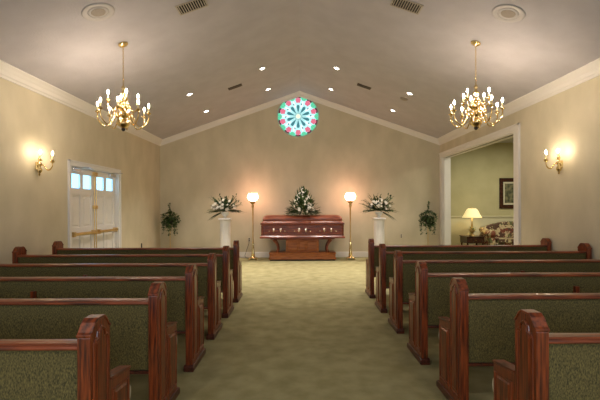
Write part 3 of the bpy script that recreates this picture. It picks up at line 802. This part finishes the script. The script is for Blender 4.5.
# ================================================================== side room furniture
# end table
TX, TY = 5.42, 13.05
t = thing('end_table', 'dark wooden end table with the lit lamp, seen through the wide opening', 'table', (TX, TY, 0))
M_dk = wood('dark_mahogany', (2, 2, 2), (0.02, 0.006, 0.004), (0.06, 0.018, 0.01), 0.25)
bm = B(); box(bm, -0.29, 0.29, -0.30, 0.30, 0.53, 0.56); obj('tabletop', bm, M_dk, t, bevel=0.008)
bm = B(); box(bm, -0.27, 0.27, -0.27, 0.27, 0.34, 0.53); obj('apron', bm, M_dk, t, bevel=0.004)
bm = B(); box(bm, -0.24, 0.24, -0.285, -0.271, 0.365, 0.505); dr = obj('drawer', bm, M_dk, t, bevel=0.004)
bm = B(); lathe(bm, [(0.005, -0.012), (0.014, -0.006), (0.014, 0.006), (0.005, 0.012)], 0, -0.297, 10)
for v in bm.verts: v.co.z += 0.435
obj('knob', bm, M_brass, dr)
for sx in (-1, 1):
    for sy in (-1, 1):
        bm = B(); lathe(bm, [(0.016, 0), (0.02, 0.05), (0.028, 0.25), (0.03, 0.34)], sx*0.235, sy*0.23, 10); obj('leg', bm, M_dk, t)
# lamp
t = thing('table_lamp', 'lit table lamp with a cream bell shade on the dark end table', 'lamp', (TX, TY, 0.561))
bm = B(); lathe(bm, [(0.10, 0), (0.10, 0.02), (0.06, 0.035), (0.03, 0.06), (0.05, 0.10), (0.085, 0.15), (0.08, 0.20), (0.04, 0.26), (0.025, 0.30), (0.035, 0.34), (0.02, 0.38), (0.012, 0.42), (0.012, 0.62)], 0, 0, 22)
obj('base', bm, M_pbrass, t, smooth=True)
bm = B()
rnd = random.Random(5)
for k in range(26):
    a = rnd.uniform(0, 2*PI); z = rnd.uniform(0.08, 0.26)
    leaf(bm, (0.04*math.cos(a), 0.04*math.sin(a), z), (math.cos(a), math.sin(a), rnd.uniform(-0.2, 1)), rnd.uniform(0.08, 0.14), 0.018, droop=0.2)
obj('leaf_ornament', bm, M_leaf2, t)
M_shade = mat('cream_lampshade', (0.85, 0.75, 0.45), 0.8)
p = M_shade.node_tree.nodes['Principled BSDF']
p.inputs['Emission Color'].default_value = (1.0, 0.78, 0.34, 1); p.inputs['Emission Strength'].default_value = 0.40
bm = B(); n = 60
def pleat(z, r): return [((r+0.004*(k % 2))*math.cos(2*PI*k/n), (r+0.004*(k % 2))*math.sin(2*PI*k/n), z) for k in range(n)]
loft(bm, [pleat(0.565, 0.295), pleat(0.62, 0.265), pleat(0.69, 0.225), pleat(0.76, 0.195), pleat(0.82, 0.16), pleat(0.86, 0.11)], cap=False)
sh = obj('lamp_shade', bm, M_shade, t, smooth=True)
so = sh.modifiers.new('thick', 'SOLIDIFY'); so.thickness = 0.004
bm = B(); lathe(bm, [(0.012, 0.62), (0.012, 0.65), (0.03, 0.69), (0.034, 0.72), (0.02, 0.75), (0.003, 0.757)], 0, 0, 14); obj('bulb', bm, emis('lit_lamp_bulb', (1.0, 0.78, 0.42), 40), t, smooth=True)
bm = B(); lathe(bm, [(0.005, 0.75), (0.006, 0.86), (0.014, 0.875), (0.003, 0.89)], 0, 0, 10)
for k in range(3):
    a = k*2*PI/3; tube(bm, [(0, 0, 0.855), (0.108*math.cos(a), 0.108*math.sin(a), 0.855)], 0.002, 5)
obj('finial', bm, M_brass, t)
# sofa
def floral():
    m = mat('floral_sofa_fabric', (0.4, 0.3, 0.2), 0.85); nt = m.node_tree; N = nt.nodes; L = nt.links
    tc = N.new('ShaderNodeTexCoord'); v = N.new('ShaderNodeTexVoronoi'); v.inputs['Scale'].default_value = 11
    nz = N.new('ShaderNodeTexNoise'); nz.inputs['Scale'].default_value = 9; mix = N.new('ShaderNodeMixRGB'); mix.inputs[0].default_value = 0.35
    L.new(tc.outputs['Object'], mix.inputs[1]); L.new(tc.outputs['Object'], nz.inputs[0]); L.new(nz.outputs['Color'], mix.inputs[2]); L.new(mix.outputs[0], v.inputs['Vector'])
    cr = N.new('ShaderNodeValToRGB'); cr.color_ramp.interpolation = 'CONSTANT'
    e = cr.color_ramp.elements; e[0].position = 0; e[0].color = (0.09, 0.045, 0.03, 1); e[1].position = 0.35; e[1].color = (0.42, 0.32, 0.17, 1)
    for pos, c in ((0.5, (0.20, 0.05, 0.03, 1)), (0.62, (0.12, 0.12, 0.05, 1)), (0.75, (0.55, 0.45, 0.28, 1))):
        q = cr.color_ramp.elements.new(pos); q.color = c
    sp = N.new('ShaderNodeSeparateColor'); L.new(v.outputs['Color'], sp.inputs[0]); L.new(sp.outputs[0], cr.inputs[0])
    L.new(cr.outputs[0], N['Principled BSDF'].inputs['Base Color'])
    return m
M_flo = floral(); M_sw = noisy('cream_sofa_welt', (0.5, 0.42, 0.25), (0.6, 0.5, 0.33), 30, 0.7)
t = thing('sofa', 'floral brown and cream camelback sofa against the side room wall', 'sofa', (6.80, 13.05, 0))
hw = 0.93
bm = B(); pts = [(-hw, 0.15)] + [(-hw+0.02, 0.70)] + [(x*hw*0.98, 0.80+0.20*math.cos(x*PI/2)**0.8 if abs(x) < 1 else 0.80) for x in [-0.98+1.96*i/20 for i in range(21)]] + [(hw-0.02, 0.70), (hw, 0.15)]
prism(bm, pts, 0.20, 0.42, 'y'); obj('backrest', bm, M_flo, t, bevel=0.04, segs=3)
bm = B(); box(bm, -hw+0.1, hw-0.1, -0.42, 0.30, 0.12, 0.36); obj('seat_frame', bm, M_flo, t, bevel=0.02)
for i in range(3):
    a = -hw+0.16+i*(2*hw-0.32)/3; b = a+(2*hw-0.32)/3-0.01
    bm = B(); box(bm, a, b, -0.46, 0.20, 0.36, 0.50); c = obj('seat_cushion', bm, M_flo, t, bevel=0.04, segs=3)
    bm = B(); tube(bm, [(a+0.03, -0.455, 0.495), (b-0.03, -0.455, 0.495)], 0.012, 6); obj('piping', bm, M_sw, c)
for sx in (-1, 1):
    bm = B(); box(bm, sx*hw-0.09, sx*hw+0.09, -0.42, 0.34, 0.1, 0.60)
    A = obj('arm', bm, M_flo, t, bevel=0.03)
    bm = B(); tube(bm, [(sx*hw+sx*0.02, -0.44, 0.64), (sx*hw+sx*0.02, -0.1, 0.66), (sx*hw, 0.3, 0.74)], [0.11, 0.11, 0.10], 18); obj('arm_roll', bm, M_flo, A, smooth=True)
    for sy in (-1, 1):
        bm = B(); lathe(bm, [(0.02, 0), (0.035, 0.12)], sx*(hw-0.05), sy*0.34, 10); obj('leg', bm, M_dk, t)
# picture
t = thing('framed_picture', 'large dark-framed picture with pale mat on the side room wall above the sofa', 'picture', (6.98, SY, 1.91))
bm = B(); fw = 0.125; W2, H2 = 0.44, 0.50
for a, b, c, d in ((-W2, W2, -H2, -H2+fw), (-W2, W2, H2-fw, H2), (-W2, -W2+fw, -H2+fw, H2-fw), (W2-fw, W2, -H2+fw, H2-fw)): box(bm, a, b, -0.045, -0.001, c, d)
obj('frame', bm, M_dk, t, bevel=0.01)
bm = B(); box(bm, -W2+fw, W2-fw, -0.016, -0.002, -H2+fw, H2-fw); obj('mat_board', bm, mat('mat_board_cream', (0.6, 0.56, 0.42), 0.7), t)
bm = B(); box(bm, -W2+fw+0.055, W2-fw-0.055, -0.02, -0.015, -H2+fw+0.055, H2-fw-0.055); obj('print', bm, noisy('garden_print', (0.03, 0.04, 0.02), (0.22, 0.20, 0.11), 9, 0.5), t)
